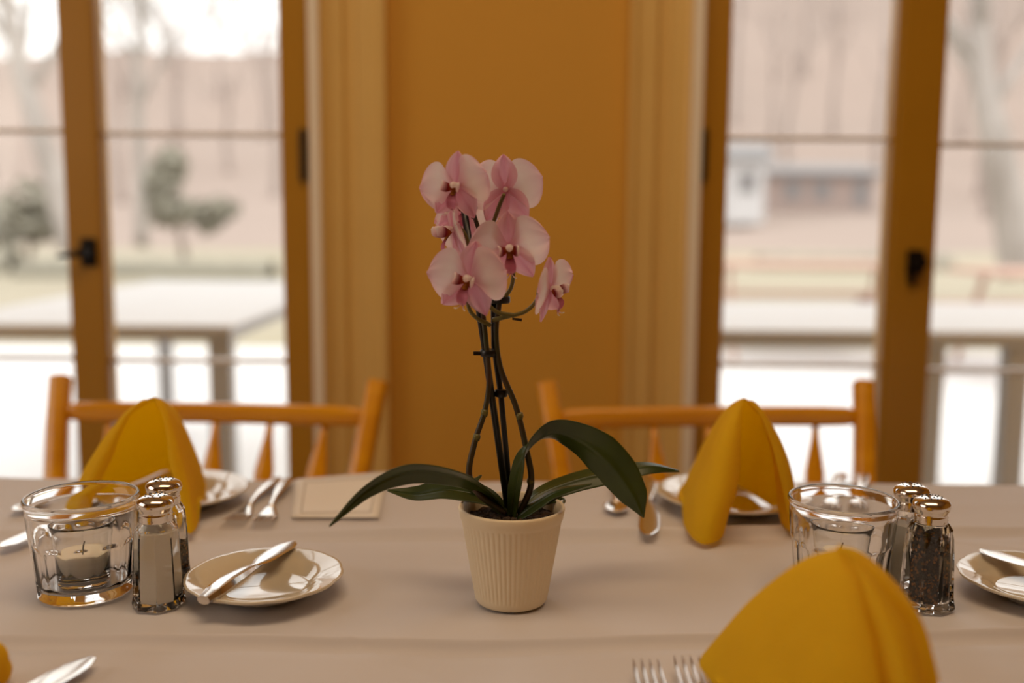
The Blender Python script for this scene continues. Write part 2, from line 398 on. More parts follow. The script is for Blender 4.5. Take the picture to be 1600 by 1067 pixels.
def hedge(label, x0, x1, y, h, seed):
    r = random.Random(seed)
    o = build('low_hedge', grid(60, 10, lambda a, b: V((x0+(x1-x0)*a, y+.35*math.cos(PI*b)*(1+.2*noise.noise(V((a*30, b*3, seed)))), -.02+h*math.sin(PI*b)**.6*(1+.35*noise.noise(V((a*25, b*4, seed+5))))))), M_hedge)
    tag(o, label, 'hedge')
hedge('low brown hedge crossing the lawn behind left white patio table', -8.6, -4.2, 17.5, .30, 3)
hedge('low brown hedge crossing the lawn beneath the leaning tree', -14, -9.2, 18.5, .42, 8)
hedge('ragged low hedge between lawn and woods outside right door', 5.4, 9.6, 22, .3, 12)
def house(name, label, x0, x1, y0, y1, z0, h, ridge, wm, extra):
    t = thing(name, label, 'building', ((x0+x1)/2, y0, z0)); w = (x1-x0)/2; d = y1-y0
    wall = build('wall', merge(box(-w, w, 0, d, -.6, h)), wm, t, False)
    build('roof', ([V((-w-.3, -.4, h)), V((w+.3, -.4, h)), V((-w-.3, d+.4, h)), V((w+.3, d+.4, h)), V((-w-.3, d/2, h+ridge)), V((w+.3, d/2, h+ridge)), V((-w-.3, -.4, h-.12)), V((w+.3, -.4, h-.12)), V((-w-.3, d+.4, h-.12)), V((w+.3, d+.4, h-.12))],
          [(0, 1, 5, 4), (2, 4, 5, 3), (0, 4, 2), (1, 3, 5), (0, 6, 7, 1), (2, 3, 9, 8), (6, 8, 9, 7), (0, 2, 8, 6), (1, 7, 9, 3)]), M_roof, t, False)
    for (a, b, c, e) in extra:
        wf = build('window', box(a, b, -.05, .02, c, e), M_roof, t, False)
    return t
house('white_shed', 'small white building on slope outside right door, left of pink one', 8.6, 10.0, 40, 42, 1.5, 2.0, .6, M_shed, [(-.35, .35, .6, 1.4)])
house('barn', 'long faded pink building with grey roof on slope outside right door', 11.3, 16.2, 45, 50, 1.55, 1.6, .5, M_barn, [(-1.6, -.9, .4, 1.2), (-.3, .4, .4, 1.2), (1.5, 2.1, .1, 1.3)])

def patio_table(label, x0, x1, y0, y1, legs):
    t = thing('patio_table', label, 'table', (x0, y0, -.01)); w, d = x1-x0, y1-y0
    bevel(build('tabletop', box(0, w, 0, d, .748, .762), M_ptop, t, False), .004)
    build('apron', merge(box(.005, w-.005, .003, .03, .715, .748), box(.005, w-.005, d-.03, d-.003, .715, .748), box(.005, .03, .03, d-.03, .715, .748), box(w-.03, w-.005, .03, d-.03, .715, .748)), M_pedge, t, False)
    for (lx, ly) in legs: bevel(build('leg', box(lx-.035, lx+.035, ly-.03, ly+.03, 0, .715), M_pedge, t, False), .006)
    return t
patio_table('long white patio table outside left door', -1.80, -.84, 2.96, 5.0, [(.06, .05), (.915, .05), (.06, 1.99), (.915, 1.99)])
patio_table('wide white patio table outside right door', .50, 2.35, 2.93, 3.95, [(.08, .05), (.765, .05), (1.02, .05), (1.75, .05), (.08, .97), (1.75, .97)])
def picnic(label, x, y, rz):
    t = thing('picnic_table', label, 'table', (x, y, -.01), rz, None)
    bevel(build('tabletop', merge(*[box(-.9, .9, -.36+.15*k, -.22+.15*k, .71, .75) for k in range(5)]), M_picnic, t, False), .004)
    for s in (-1, 1):
        build('bench', merge(*[box(-.9, .9, s*.62-.13+.135*k, s*.62+.13*k, .43, .465) for k in range(2)]), M_picnic, t, False)
        build('leg_frame', merge(sweep([V((s*.65, -.28, .71)), V((s*.65, -.62, 0))], [.09, .09], [.04, .04], V((0, 1, 0)), 4), sweep([V((s*.65, .28, .71)), V((s*.65, .62, 0))], [.09, .09], [.04, .04], V((0, 1, 0)), 4), box(s*.65-.02, s*.65+.02, -.72, .72, .36, .43)), M_picnic, t, False)
    return t
picnic('faded red picnic table outside right door, far side, right of its latch', 4.15, 7.1, .1)
picnic('faded red picnic table on patio edge seen through pane above right chair', 2.35, 8.0, -.05)

# ------------------------------------------------------------------ table and cloth
TX0, TX1, TY0, TY1, TZ = -1.25, 1.25, .40, 1.225, .75
t = thing('dining_table', 'long dining table hidden under the cream tablecloth', 'table', (0, .81, 0))
bevel(build('tabletop', box(TX0+.01, TX1-.01, TY0-.80, TY1-.82, .715, .742), M_table, t, False), .004)
for sx in (-1, 1):
    for sy in (-1, 1):
        build('leg', sweep([V((sx*1.15, sy*.33, 0)), V((sx*1.15, sy*.33, .715))], [.045, .06], [.045, .06], V((1, 0, 0)), 12), M_table, t)
def interp(pts, x):
    if x <= pts[0][0]: return pts[0][1]
    for (a, b), (c, d) in zip(pts[:-1], pts[1:]):
        if x <= c: return b+(d-b)*(x-a)/(c-a)
    return pts[-1][1]
CA = [(-1.3, .735), (-.4, .7433), (-.02, .7434), (.18, .752), (.42, .7665), (1.3, .79)]
CB = [(-1.3, .995), (-.33, 1.009), (.1, 1.012), (.48, 1.035), (1.3, 1.07)]
def cloth_h(x, y):
    g = lambda d, w: math.exp(-(d/w)**2)
    a = y-interp(CA, x); b = y-interp(CB, x)
    h = .0048*g(a, .0042)-.0036*g(a+.013, .009)+.0075*g(b, .0075)*(.65+.35*math.sin(x*5+1))-.0035*g(b+.019, .011)
    h += .0036*noise.noise(V((x*3.2, y*10, 1.7)))+.0020*noise.noise(V((x*7+y*5, y*22, 4.1)))+.0012*noise.noise(V((x*15-y*12, y*14, 9.1)))
    c = (x*.35+y)-1.155; h += .0016*g(c, .006)*g(x-.5, .35)
    c = (x*.9+y)-.63; h += .0014*g(c, .006)*g(x+.05, .16)
    c = (-.25*x+y)-.90; h += .0012*g(c, .008)*g(x-.32, .2)
    return h
def cloth_fn(u, v):
    x = TX0+(TX1-TX0)*u; s = v*1.25        # runs front to back, then down the far side
    ylen = TY1-TY0
    if v < .06: 
        k = (.06-v)/.06; return V((x, TY0-.005-.02*math.sin(k*3), TZ-k*.30-.002))
    w = (v-.06)/(.94)
    y = TY0+w*(ylen+.30)
    if y <= TY1-.006: return V((x, y, TZ+cloth_h(x, y)))
    o = y-(TY1-.006); r = .009
    if o < r*PI/2: return V((x, TY1-.006+r*math.sin(o/r), TZ-r+r*math.cos(o/r)+cloth_h(x, TY1)))
    dz = o-r*PI/2; return V((x, TY1-.006+r+.012*math.sin(x*19)*min(1, dz*6)+.012*dz*10, TZ-r-dz))
tc = build('tablecloth', grid(300, 720, cloth_fn), M_cloth)
tag(tc, 'creased cream tablecloth covering the whole table', 'tablecloth')
solid(tc, .0012, -1)
def surf(x, y): return TZ+cloth_h(x, y)+.0006
def rest(x, y, r): return max(surf(x+r*q*math.cos(a*PI/8), y+r*q*math.sin(a*PI/8)) for a in range(16) for q in (.3, .6, .9))

# ------------------------------------------------------------------ chairs
def chair(label, loc, rz, narrow):
    t = thing('dining_chair', label, 'chair', loc, rz, 'wooden chairs on the window side of the table')
    # local: +y is the back of the chair, the seat lies towards -y
    seat = grid(24, 24, lambda a, b: V(((a-.5)*(.46-.04*b), -.40+.42*b, .445-.012*math.sin(PI*a)*math.sin(PI*min(1, b*1.2)))))
    s = build('seat', seat, M_chair, t); solid(s, .03, -1); bevel(s, .008)
    for sx in (-1, 1):
        def bpost(f): return V((sx*(.195+.053*f), -.005+.10*f*f+.02*f, .43+.397*f))
        pts = [bpost(k/6) for k in range(7)]
        o = build('back_post', sweep(pts, [.028, .030, .030, .030], [.028, .032, .036, .036], V((1, 0, 0)), 16, .55), M_chair, t, True, 50)
        for fy in (-.36, -.02):
            build('leg', sweep(catmull([(sx*.17, fy, .43), (sx*.185, fy+(.02 if fy > -.1 else -.015), .22), (sx*.20, fy+(.05 if fy > -.1 else -.03), 0)], 6), [.030, .038, .024], [.030, .038, .024], V((1, 0, 0)), 12), M_chair, t)
    def yb(f): return -.005+.10*f*f+.02*f
    zr = .779; f = (zr-.43)/.397; xr = .195+.053*f
    rail = [V((x, yb(f)+.012*math.cos(x/xr*PI/2), zr)) for x in [(-1+2*k/16)*xr for k in range(17)]]
    wd = [.018, .029]+[.031]*13+[.029, .018]
    build('top_rail', sweep(rail, wd, [.018, .022, .022, .022, .018], V((0, 0, 1)), 16, .6), M_chair, t)
    zl = .52; fl = (zl-.43)/.42; xl = .195+.045*fl
    build('lower_rail', sweep([V((x, yb(fl)+.01*math.cos(x/xl*PI/2), zl)) for x in [(-1+2*k/12)*xl for k in range(13)]], [.024, .026, .024], [.018, .02, .018], V((0, 0, 1)), 14, .6), M_chair, t)
    for k in range(5):
        u = -.70+.35*k
        a = V((u*xl, yb(fl)+.010, zl+.01)); b = V((u*xr*1.0, yb(f)+.010, zr-.01))
        pts = [a.lerp(b, q/10) for q in range(11)]
        build('spindle', sweep(pts, [.010, .010, .011, .013, .016, .022, .029, .030, .022, .013, .010], [.010, .010, .009, .008, .008, .008, .008, .009, .009, .009, .009], V((1, 0, 0)), 12), M_chair, t)
    build('stretcher', merge(tube([V((-.185, -.37, .2)), V((.185, -.37, .2))], [.009, .009]), tube([V((-.185, .0, .22)), V((.185, .0, .22))], [.009, .009]), tube([V((-.19, -.37, .16)), V((-.19, .02, .16))], .009), tube([V((.19, -.37, .16)), V((.19, .02, .16))], .009)), M_chair, t)
    return t
chair('orange wooden spindle back chair at the left seat, before left door', (-.458, 1.40, 0), math.radians(-3), 0)
chair('orange wooden spindle back chair at the right seat, before right door', (.308, 1.40, 0), math.radians(4), 0)

# ------------------------------------------------------------------ plates
def plate(label, c, r, h, lobes, scal, group=None, rot=0, scallop=True):
    t = thing('bread_plate' if r < .08 else 'dinner_plate', label, 'plate', c, rot, group)
    def mod(rr, z, a):
        k = max(0, (rr/r-.72)/.28); m = 1+scal*k*(abs(math.cos(a*lobes/2))**.6-.6)
        return rr*m, z
    prof = [(0, .004), (r*.50, .004), (r*.56, .0055), (r*.66, h*.62), (r*.80, h*.78), (r*.96, h*.98), (r*.99, h), (r, h-.001), (r*.985, h-.0028), (r*.80, h*.6), (r*.66, h*.38), (r*.57, .0012), (r*.53, 0), (r*.50, .0018), (0, .0018)]
    prof = [(max(a, 0.00001), b) for a, b in prof]
    t.location.z = rest(c[0], c[1], r*.55)+.0004
    build('dish', lathe(prof, 144, mod), M_plate, t)
    return (c[0], c[1], r, h, t.location.z)
p1 = on(410, 905, .765)
PLG = 'small bread plates with scalloped rims on the near half of the table'
plate('small cream bread plate with a butter knife, between shaker and orchid pot', (p1.x+.0010, .840, surf(p1.x, .840)), .0680, .017, 12, .018)
p2 = on(1624, 905, .765)
plate('small cream bread plate cut off by the right edge, beside pepper shaker', (p2.x-.001, .845, surf(p2.x, .845)), .0680, .017, 12, .018)
dl = plate('cream plate under the folded napkin at the left seat', (-.385, 1.105, surf(-.385, 1.105)+.001), .083, .018, 12, .012)
dr_ = plate('cream plate under the folded napkin at the right seat', (.255, 1.115, surf(.255, 1.115)+.001), .086, .018, 12, .012)
df = plate('cream plate under the large napkin in the right foreground', (.20, .565, surf(.2, .565)+.001), .085, .018, 12, .012)

# ------------------------------------------------------------------ cutlery (local: handle end at origin, tip along +x)
def h_handle(L, w0=.016, w1=.0075, t0=.0045, t1=.0035, z=.004):
    pts = catmull([(0, 0, z), (L*.3, 0, z+.003), (L*.7, 0, z+.004), (L, 0, z+.001)], 7)
    return sweep(pts, [w0*.45, w0*.9, w0, w0*.92, w0*.75, w1, w1*.85, w1], [t0*.6, t0, t0, t0*.9, t1, t1, t1, t1], V((0, 1, 0)), 14, .8)
def fork(label, group=None):
    t = thing('fork', label, 'fork', (0, 0, 0), 0, group)
    build('handle', h_handle(.125), M_steel, t)
    palm = catmull([(.123, 0, .005), (.135, 0, .003), (.147, 0, .002), (.153, 0, .0028)], 5)
    ti = [sweep(palm, [.008, .016, .023, .0235], [.0028, .002, .0018, .0018], V((0, 1, 0)), 12)]
    for k in range(4):
        y = -.0096+.0064*k
        pts = catmull([(.151, y, .0026), (.165, y*.98, .0040), (.18, y*.95, .0062), (.192, y*.92, .0100)], 5)
        ti.append(sweep(pts, [.0036, .0032, .0028, .0010], [.0018, .0018, .0016, .0008], V((0, 1, 0)), 8))
    build('tines', merge(*ti), M_steel, t)
    return t
def knife(label, group=None, big=False):
    t = thing('dinner_knife' if big else 'butter_knife', label, 'knife', (0, 0, 0), 0, group)
    L1, L2 = (.10, .115) if big else (.078, .075)
    build('handle', sweep(catmull([(0, 0, .006), (L1*.4, 0, .008), (L1*.8, 0, .008), (L1, 0, .0075)], 6), [.012, .0175, .018, .016, .013, .010, .0095], [.008, .0115, .012, .0105, .0085, .006, .005], V((0, 1, 0)), 8, .9), M_steel, t, True, 35)
    build('blade', sweep([V((L1-.001+L2*f, .0015*math.sin(PI*f)+(.003*f if big else .002*f), .0075-.001*f)) for f in [i/14 for i in range(15)]],
                         [.0085, .011, .016, .0185, .0195, .020, .0205, .0205, .020, .0165, .004] if not big else [.009, .014, .018, .0195, .0205, .021, .0215, .0215, .021, .018, .006], [.0035, .0022, .0016, .0014, .0012, .001], V((0, 1, 0)), 12), M_steel, t, True, 50)
    return t
def spoon(label, group=None):
    t = thing('teaspoon', label, 'spoon', (0, 0, 0), 0, group)
    build('handle', h_handle(.11, .013, .006), M_steel, t)
    bw = grid(16, 12, lambda a, b: V((.108+.045*a, (b-.5)*.030*(math.sin(PI*min(1, (a*.93+.05)))**.55)*(1-.12*a), .006-.007*math.sin(PI*a)*(1-(2*b-1)**2)+.001*a)))
    o = build('bowl', bw, M_steel, t); solid(o, .0012, 0)
    return t
def place(t, hx, hy, tx, ty, z, tilt=0):
    t.location = (hx, hy, z); t.rotation_euler = (0, -tilt, math.atan2(ty-hy, tx-hx)); return t
FG = 'forks laid at the left seat'
def fork_at(label, tip, deg, group=None, z=None, tilt=0):
    a = math.radians(deg); L = .192; hx, hy = tip[0]-L*math.cos(a), tip[1]-L*math.sin(a)
    f = fork(label, group); return place(f, hx, hy, tip[0], tip[1], surf(*tip)+.0015 if z is None else z, tilt)
fork_at('fork right of left napkin, the one nearer the napkin', (-.2975, 1.022), 268)
fork_at('fork right of left napkin, the one nearer the menu card', (-.2645, 1.018), 274)
fork_at('fork at the right seat seen behind the tumbler, nearer the napkin', (.350, 1.070), 247)
fork_at('fork at the right seat seen behind the tumbler, nearer the shakers', (.385, 1.072), 249)
for lab, x, y in (('foreground fork with tines at bottom edge, farther from the napkin', .0985, .688), ('foreground fork with tines at bottom edge, closest to the napkin', .1290, .694)):
    f = fork_at(lab, (x, y), 91)
k = knife('silver butter knife lying across the plate beside the orchid pot')
place(k, p1.x-.032, .7730, p1.x+.012, .921, surf(0, .86)+.0155)
k = knife('silver butter knife lying on the plate at the right edge')
place(k, p2.x+.05, .775, p2.x-.026, .913, surf(.4, .87)+.0155)
k = knife('butter knife whose bright blade pokes out left of the tumbler')
place(k, -.462, 1.083, -.496, .942, surf(-.48, 1)+.001)
k = knife('dark reflecting dinner knife at right seat, beneath orchid leaf tip', big=True)
place(k, .172, 1.200, .138, .990, surf(.14, 1.05)+.001)
place(spoon('teaspoon at the right seat, left of the dark knife'), .131, 1.220, .1175, 1.078, surf(.12, 1.1)+.001)
place(spoon('spoon whose end shows at far left behind the tumbler'), -.495, 1.20, -.542, 1.058, surf(-.5, 1.1)+.001)
k = knife('knife with its blade tip at the bottom left beside foreground napkin', big=True)
place(k, -.372, .487, -.3035, .680, surf(-.3, .66)+.001)
k = knife('dark knife tip at the bottom edge right of foreground napkin', big=True)
place(k, .290, .462, .2985, .672, surf(.3, .66)+.001)

# ------------------------------------------------------------------ menu card
mc = [on(462, 757), on(605, 745), on(592, 812), on(455, 812)]
def quad(c, u, v): return c[0].lerp(c[1], u).lerp(c[3].lerp(c[2], u), v)
mt = thing('menu_card', 'printed white menu card lying between the forks and the orchid', 'card', (0, 0, 0))
mh = max(surf(*quad(mc, a/6, b/6).xy) for a in range(7) for b in range(7))+.0012
def mq(u, v, dz=0): q = quad(mc, u, v); return V((q.x, q.y, mh+dz+.004*(1-v)**2*(1-v)))
o = build('sheet', grid(10, 10, lambda a, b: mq(a, b)), M_paper, mt); solid(o, .0006, -1)
def strip(u0, u1, v0, v1): return grid(2, 8, lambda a, b: mq(u0+(u1-u0)*a, v0+(v1-v0)*b, .0004))
build('printed_border', merge(strip(.10, .90, .10, .115), strip(.10, .90, .885, .90), strip(.10, .112, .10, .90), strip(.888, .90, .10, .90)), M_ink, mt)

# ------------------------------------------------------------------ tumblers with votive candles
def tumbler(label, loc, rot):
    t = thing('tumbler', label, 'glass', loc, rot)
    N = 12
    def mod(r, z, a):
        s = 2*PI/N; f = ((a % s)-s/2)/(s/2)           # -1..1 inside a panel
        top = .051-.008*f*f*abs(f)                    # arched panel heads
        k = min(1, max(0, (top-z)/.0025)) if r > .030 and z > .004 else 0
        poly = math.cos(s/2)/math.cos(f*s/2)
        return r*(1-k*.8*(1-poly*.990)), z
    outer = [(.00001, 0), (.034, 0), (.0378, .0008), (.0392, .003)]+[(.0392+.0052*(z-.003)/.055, z) for z in [.003+.0025*i for i in range(1, 24)]]+[(.0450, .066), (.0456, .074), (.0460, .0815), (.0472, .0830), (.0476, .0850), (.0471, .0868), (.0460, .0875)]
    inner = [(.0449, .0871), (.0443, .083), (.0437, .074), (.0418, .055), (.0398, .035), (.0378, .016), (.0360, .0100), (.030, .0085), (.00001, .0085)]
    def m2(r, z, a): return mod(r, z, a)
    n = 160; o_v = lathe(outer, n, m2); i_v = lathe(inner, n)
    vs = o_v[0]+i_v[0]; a0 = (len(outer)-1)*n; b0 = len(outer)*n
    fs = [f for f in o_v[1] if len(f) == 4]+[tuple(i+b0 for i in f) for f in i_v[1] if len(f) == 4]
    fs += [(a0+k, a0+(k+1) % n, b0+(k+1) % n, b0+k) for k in range(n)]
    o = build('glass_body', (vs, fs), M_glass, t, True, 60)
    return t
def votive(label, loc):
    t = thing('votive_candle', label, 'candle', loc)
    prof = [(.00001, 0), (.0215, 0), (.0225, .001), (.0228, .03), (.0250, .048), (.0268, .0535), (.0272, .0548), (.0266, .0556), (.0257, .0548), (.0238, .047), (.0218, .03), (.0215, .004), (.00001, .004)]
    build('candle_cup', lathe(prof, 72), M_glass, t)
    w = build('wax', lathe([(.00001, .0043), (.0210, .0043), (.0213, .006), (.0213, .0285), (.0205, .0292), (.018, .0288), (.00001, .0284)], 56), M_wax, t)
    build('wick', tube([V((0, 0, .0284)), V((.0003, 0, .034)), V((.0015, 0, .038))], [.0007, .0006], 6), M_stake, w)
    return t
for lab, lab2, x, y in (('clear panelled tumbler with a candle inside, left of salt shaker', 'small white votive candle inside the left tumbler', -.3715, .838),
                        ('clear panelled tumbler behind foreground napkin, left of pepper shaker', 'small votive candle inside the right tumbler', .2925, .852)):
    z = rest(x, y, .038)+.0004
    tumbler(lab, (x, y, z), .1); votive(lab2, (x, y+(-.002 if x < 0 else 0), z+.0089))

# ------------------------------------------------------------------ shakers
def shaker(label, cat, loc, rot, fillm, fill_h, wide=.0212, cv=1.0):
    t = thing('salt_shaker' if cat == 'salt shaker' else 'pepper_shaker', label, cat, loc, rot)
    t.scale = (1, 1, 1.05)
    N = 8
    def mod(r, z, a):
        if r < .006: return r, z
        s = 2*PI/N; f = (a % s)-s/2; k = min(1, max(0, (.0645-z)/.006))
        return r*(1-k*(1-math.cos(s/2)/math.cos(f)*1.02)), z
    R = wide
    outer = [(.00001, .0006), (R*.86, 0), (R*1.0, .0015), (R*1.02, .004), (R*.98, .007), (R*.95, .012), (R*.89, .045), (R*.85, .060), (R*.80, .066), (R*.66, .0705), (.0118, .0725), (.0116, .080)]
    inner = [(.0095, .080), (.0098, .0725), (R*.56, .069), (R*.70*cv, .064), (R*.76*cv, .058), (R*.80*cv, .045), (R*.86*cv, .010), (R*.80*cv, .0065), (.00001, .006)]
    n = 96; o_v = lathe(outer, n, mod); i_v = lathe(inner, n, mod); b0 = len(outer)*n; a0 = (len(outer)-1)*n
    fs = [f for f in o_v[1] if len(f) == 4]+[tuple(i+b0 for i in f) for f in i_v[1] if len(f) == 4]+[(a0+k, a0+(k+1) % n, b0+(k+1) % n, b0+k) for k in range(n)]
    body = build('glass_body', (o_v[0]+i_v[0], fs), M_glass, t, True, 24)
    g = .9985                                         # the contents fill the hollow
    ip = [(r*g, z) for r, z in [(R*.80*cv, .0066), (R*.86*cv, .0101), (R*.80*cv, .045), (R*.76*cv, .058), (R*.70*cv, .064)] if z < fill_h]
    fr = interp([(.010, R*.86*cv), (.045, R*.80*cv), (.058, R*.76*cv), (.064, R*.70*cv), (.069, R*.56)], fill_h)*g
    build('contents', lathe([(.00001, .0062)]+ip+[(fr, fill_h), (fr*.6, fill_h+.0006), (.00001, fill_h+.0004)], n, mod), fillm, t, True, 24)
    cap = [(.0119, .0705), (.0134, .0705), (.0137, .0712), (.0131, .0724), (.0138, .0734), (.0131, .0746), (.0138, .0757), (.0131, .0770), (.0133, .0795), (.0148, .0815), (.0154, .0845), (.0151, .0868), (.0140, .0886), (.0122, .0898), (.0085, .0914), (.0045, .0922), (.00001, .0924)]
    c = build('cap', lathe(cap, 64), M_chrome, t)
    hv = []
    for (rr, nn, z) in ((.0, 1, .0924), (.0042, 6, .09225), (.0080, 10, .0916)):
        for q in range(nn):
            a = 2*PI*q/nn+.3; hv.append(lathe([(.00001, .0003), (.0007, .0003), (.0007, -.0012), (.00001, -.0012)], 10))
            hv[-1] = ([p+V((rr*math.cos(a), rr*math.sin(a), z)) for p in hv[-1][0]], hv[-1][1])
    build('hole', merge(*hv), M_hole, c)['kind'] = 'stuff'
    return t
def put(x, y): return (x, y, rest(x, y, .02)+.0004)
shaker('salt shaker standing in front at the left, beside tumbler and plate', 'salt shaker', put(-.2990, .8135), .25, M_salt, .0625)
shaker('shaker half hidden behind the left salt shaker', 'pepper shaker', put(-.3070, .857), .1, M_pepper, .035)
shaker('pepper shaker full of dark flakes, right of foreground napkin', 'pepper shaker', put(.3555, .818), .2, M_pepper, .061, wide=.0225, cv=.80)
shaker('salt shaker standing behind the right pepper shaker', 'salt shaker', put(.3565, .863), .35, M_salt, .058)

# ------------------------------------------------------------------ folded napkins
def napkin(label, apex, base, z0, seed, bulge=.010, power=.72, pleats=(), rad=.006, lift=None, dish=None):
    """cloth drawn from a rounded peak down to an open curved foot line"""
    pts = catmull([V((x, y, 0)) for x, y in base], 34 if pleats else 10); n = len(pts)
    cum = [0]
    for a, b in zip(pts[:-1], pts[1:]): cum.append(cum[-1]+(b-a).length)
    A = V(apex); H = A.z-z0; cen = sum(pts, V())/n
    NV = 26; vs = []
    for i, p in enumerate(pts):
        u = cum[i]/cum[-1]
        tng = (pts[min(i+1, n-1)]-pts[max(i-1, 0)]).normalized(); nor = V((tng.y, -tng.x, 0))
        if nor.dot(p-cen) < 0: nor = -nor
        for j in range(NV+1):
            v = j/NV
            q = V((A.x, A.y, 0)); e = V((p.x, p.y, 0))
            w = v**power
            xy = q.lerp(e, w)+nor*(bulge*math.sin(PI*v)*(.6+.4*math.sin(u*9+seed)))
            d = (p-q).normalized(); xy += d*rad*(1-v)*min(1, v*8)
            for (pu, pw, ph) in pleats:
                xy += nor*(ph*(1/(1+math.exp(-(u-pu)/pw)))-.016*math.exp(-((u-pu+.006)/.0055)**2))*min(1, v*2.2+.30)
            z = A.z-H*v-.004*math.sin(PI*v)*math.sin(seed+u*4)
            if lift: z += lift(u)*v**4
            xy += V((.8, .6, 0))*(.0030*noise.noise(V((u*7, v*3, seed)))+.0012*noise.noise(V((u*22, v*7, seed))))*min(1, v*4)
            lo = surf(xy.x, xy.y)+.0012
            if dish:
                dr = math.hypot(xy.x-dish[0], xy.y-dish[1])/dish[2]
                if dr < 1.10: lo = max(lo, dish[4]+interp([(0, .0062), (.56, .0068), (.66, dish[3]*.70), (.80, dish[3]*.90), (.96, dish[3]*1.08), (1.10, dish[3]*1.08)], dr)+.0048)
            z = max(z, lo)
            vs.append(V((xy.x, xy.y, z)))
    fs = [(i*(NV+1)+j, (i+1)*(NV+1)+j, (i+1)*(NV+1)+j+1, i*(NV+1)+j+1) for i in range(n-1) for j in range(NV)]
    o = build('folded_napkin', (vs, fs), M_nap); bmx = bmesh.new(); bmx.from_mesh(o.data); bmesh.ops.remove_doubles(bmx, verts=bmx.verts, dist=.0002); bmx.to_mesh(o.data); bmx.free()
    o.data.polygons.foreach_set('use_smooth', [True]*len(o.data.polygons))
    solid(o, .0042, -1, 1)
    return tag(o, label, 'napkin', None)
B = lambda *pp: [tuple(on(a, b, .755).xy) for a, b in pp]
napkin('yellow peaked napkin on plate at the right seat', at(1163, 621, 1.03),
       B((1134, 806), (1132, 838), (1112, 852), (1088, 848), (1069, 826), (1060, 786), (1078, 766), (1120, 760), (1160, 768), (1190, 786), (1218, 806), (1244, 824), (1250, 830), (1238, 834), (1215, 822)), .756, 1, dish=dr_)
napkin('yellow peaked napkin behind the left tumbler at the left seat', at(240, 620, 1.03),
       B((276, 792), (284, 824), (296, 836), (310, 826), (320, 790), (318, 764), (300, 752), (270, 752), (225, 766), (165, 786), (112, 800), (98, 808), (112, 816), (140, 812)), .756, 2, dish=dl)
napkin('large yellow napkin with pleats in the right foreground', at(1318, 857, .60),
       [(.190, .700), (.160, .700), (.138, .682), (.132, .655), (.142, .60), (.170, .53), (.200, .50), (.228, .515), (.250, .58), (.266, .64), (.270, .675), (.255, .69), (.23, .685)], .768, 3, bulge=.006, power=.80,
       pleats=((.545, .0014, .009), (.625, .0014, .009)), dish=df)
napkin('yellow napkin corner at the bottom left edge', at(-60, 1005, .60),
       [(-.46, .52), (-.47, .60), (-.43, .655), (-.385, .680), (-.352, .665), (-.358, .62), (-.366, .55), (-.40, .50)], .755, 4, bulge=.010, power=.6)

# ------------------------------------------------------------------ the orchid
PX, PY = .0008, .8270
pz = rest(PX, PY, .03)+.0002
orch = thing('potted_orchid', 'pink moth orchid in ribbed cream pot at table centre', 'plant', (PX, PY, pz))
OB = V((PX, PY, pz))
def loc(px, py, dy=0.0): return at(px, py, PY+dy)-OB
RT, RB_, HP = .0450, .0305, .0850
def potmod(r, z, a):
    if .007 < z < HP-.011 and r > RB_-.002:
        k = min(1, (z-.007)/.004, (HP-.011-z)/.003)
        return r-.0006*k*(.5+.5*math.cos(a*56))**2, z
    return r, z
def rz(z): return RB_+(RT-RB_)*(z/HP)
prof = [(.00001, .001), (RB_*.8, .0004), (RB_-.004, 0), (RB_-.0012, .0012), (rz(.004), .004)]+[(rz(z), z) for z in [.007, .0078, .0095, .011]+[.011+.0045*i for i in range(1, 13)]+[HP-.0140, HP-.0125, HP-.011]]+[(rz(HP-.010)+.0008, HP-.010), (RT+.0006, HP-.002), (RT, HP-.0004), (RT-.0012, HP), (RT-.0028, HP-.001), (RT-.0045, HP-.012), (.030, .012), (.00001, .010)]
build('pot', lathe(prof, 56*8, potmod), M_pot, orch, True, 60)
build('bark_mix', grid(30, 30, lambda a, b: (lambda x, y: V((x*math.sqrt(1-y*y/2), y*math.sqrt(1-x*x/2), 0))*.0398+V((0, 0, HP-.013+.0035*noise.noise(V((a*14, b*14, 2)))+.004*(1-(x*x+y*y)/2))))(2*a-1, 2*b-1)), M_soil, orch)
rg = random.Random(5)
for k in range(16):
    a = rg.uniform(0, 6.28); r = rg.uniform(.015, .036); c = V((r*math.cos(a), r*math.sin(a), HP-.009))
    d = V((math.cos(a*3), math.sin(a*3), rg.uniform(-.3, .5))).normalized()*rg.uniform(.004, .009)
    build('bark_chip', sweep([c-d, c, c+d], [.004, .008, .003], [.002, .004, .002], d.orthogonal(), 6), M_soil, orch, False)
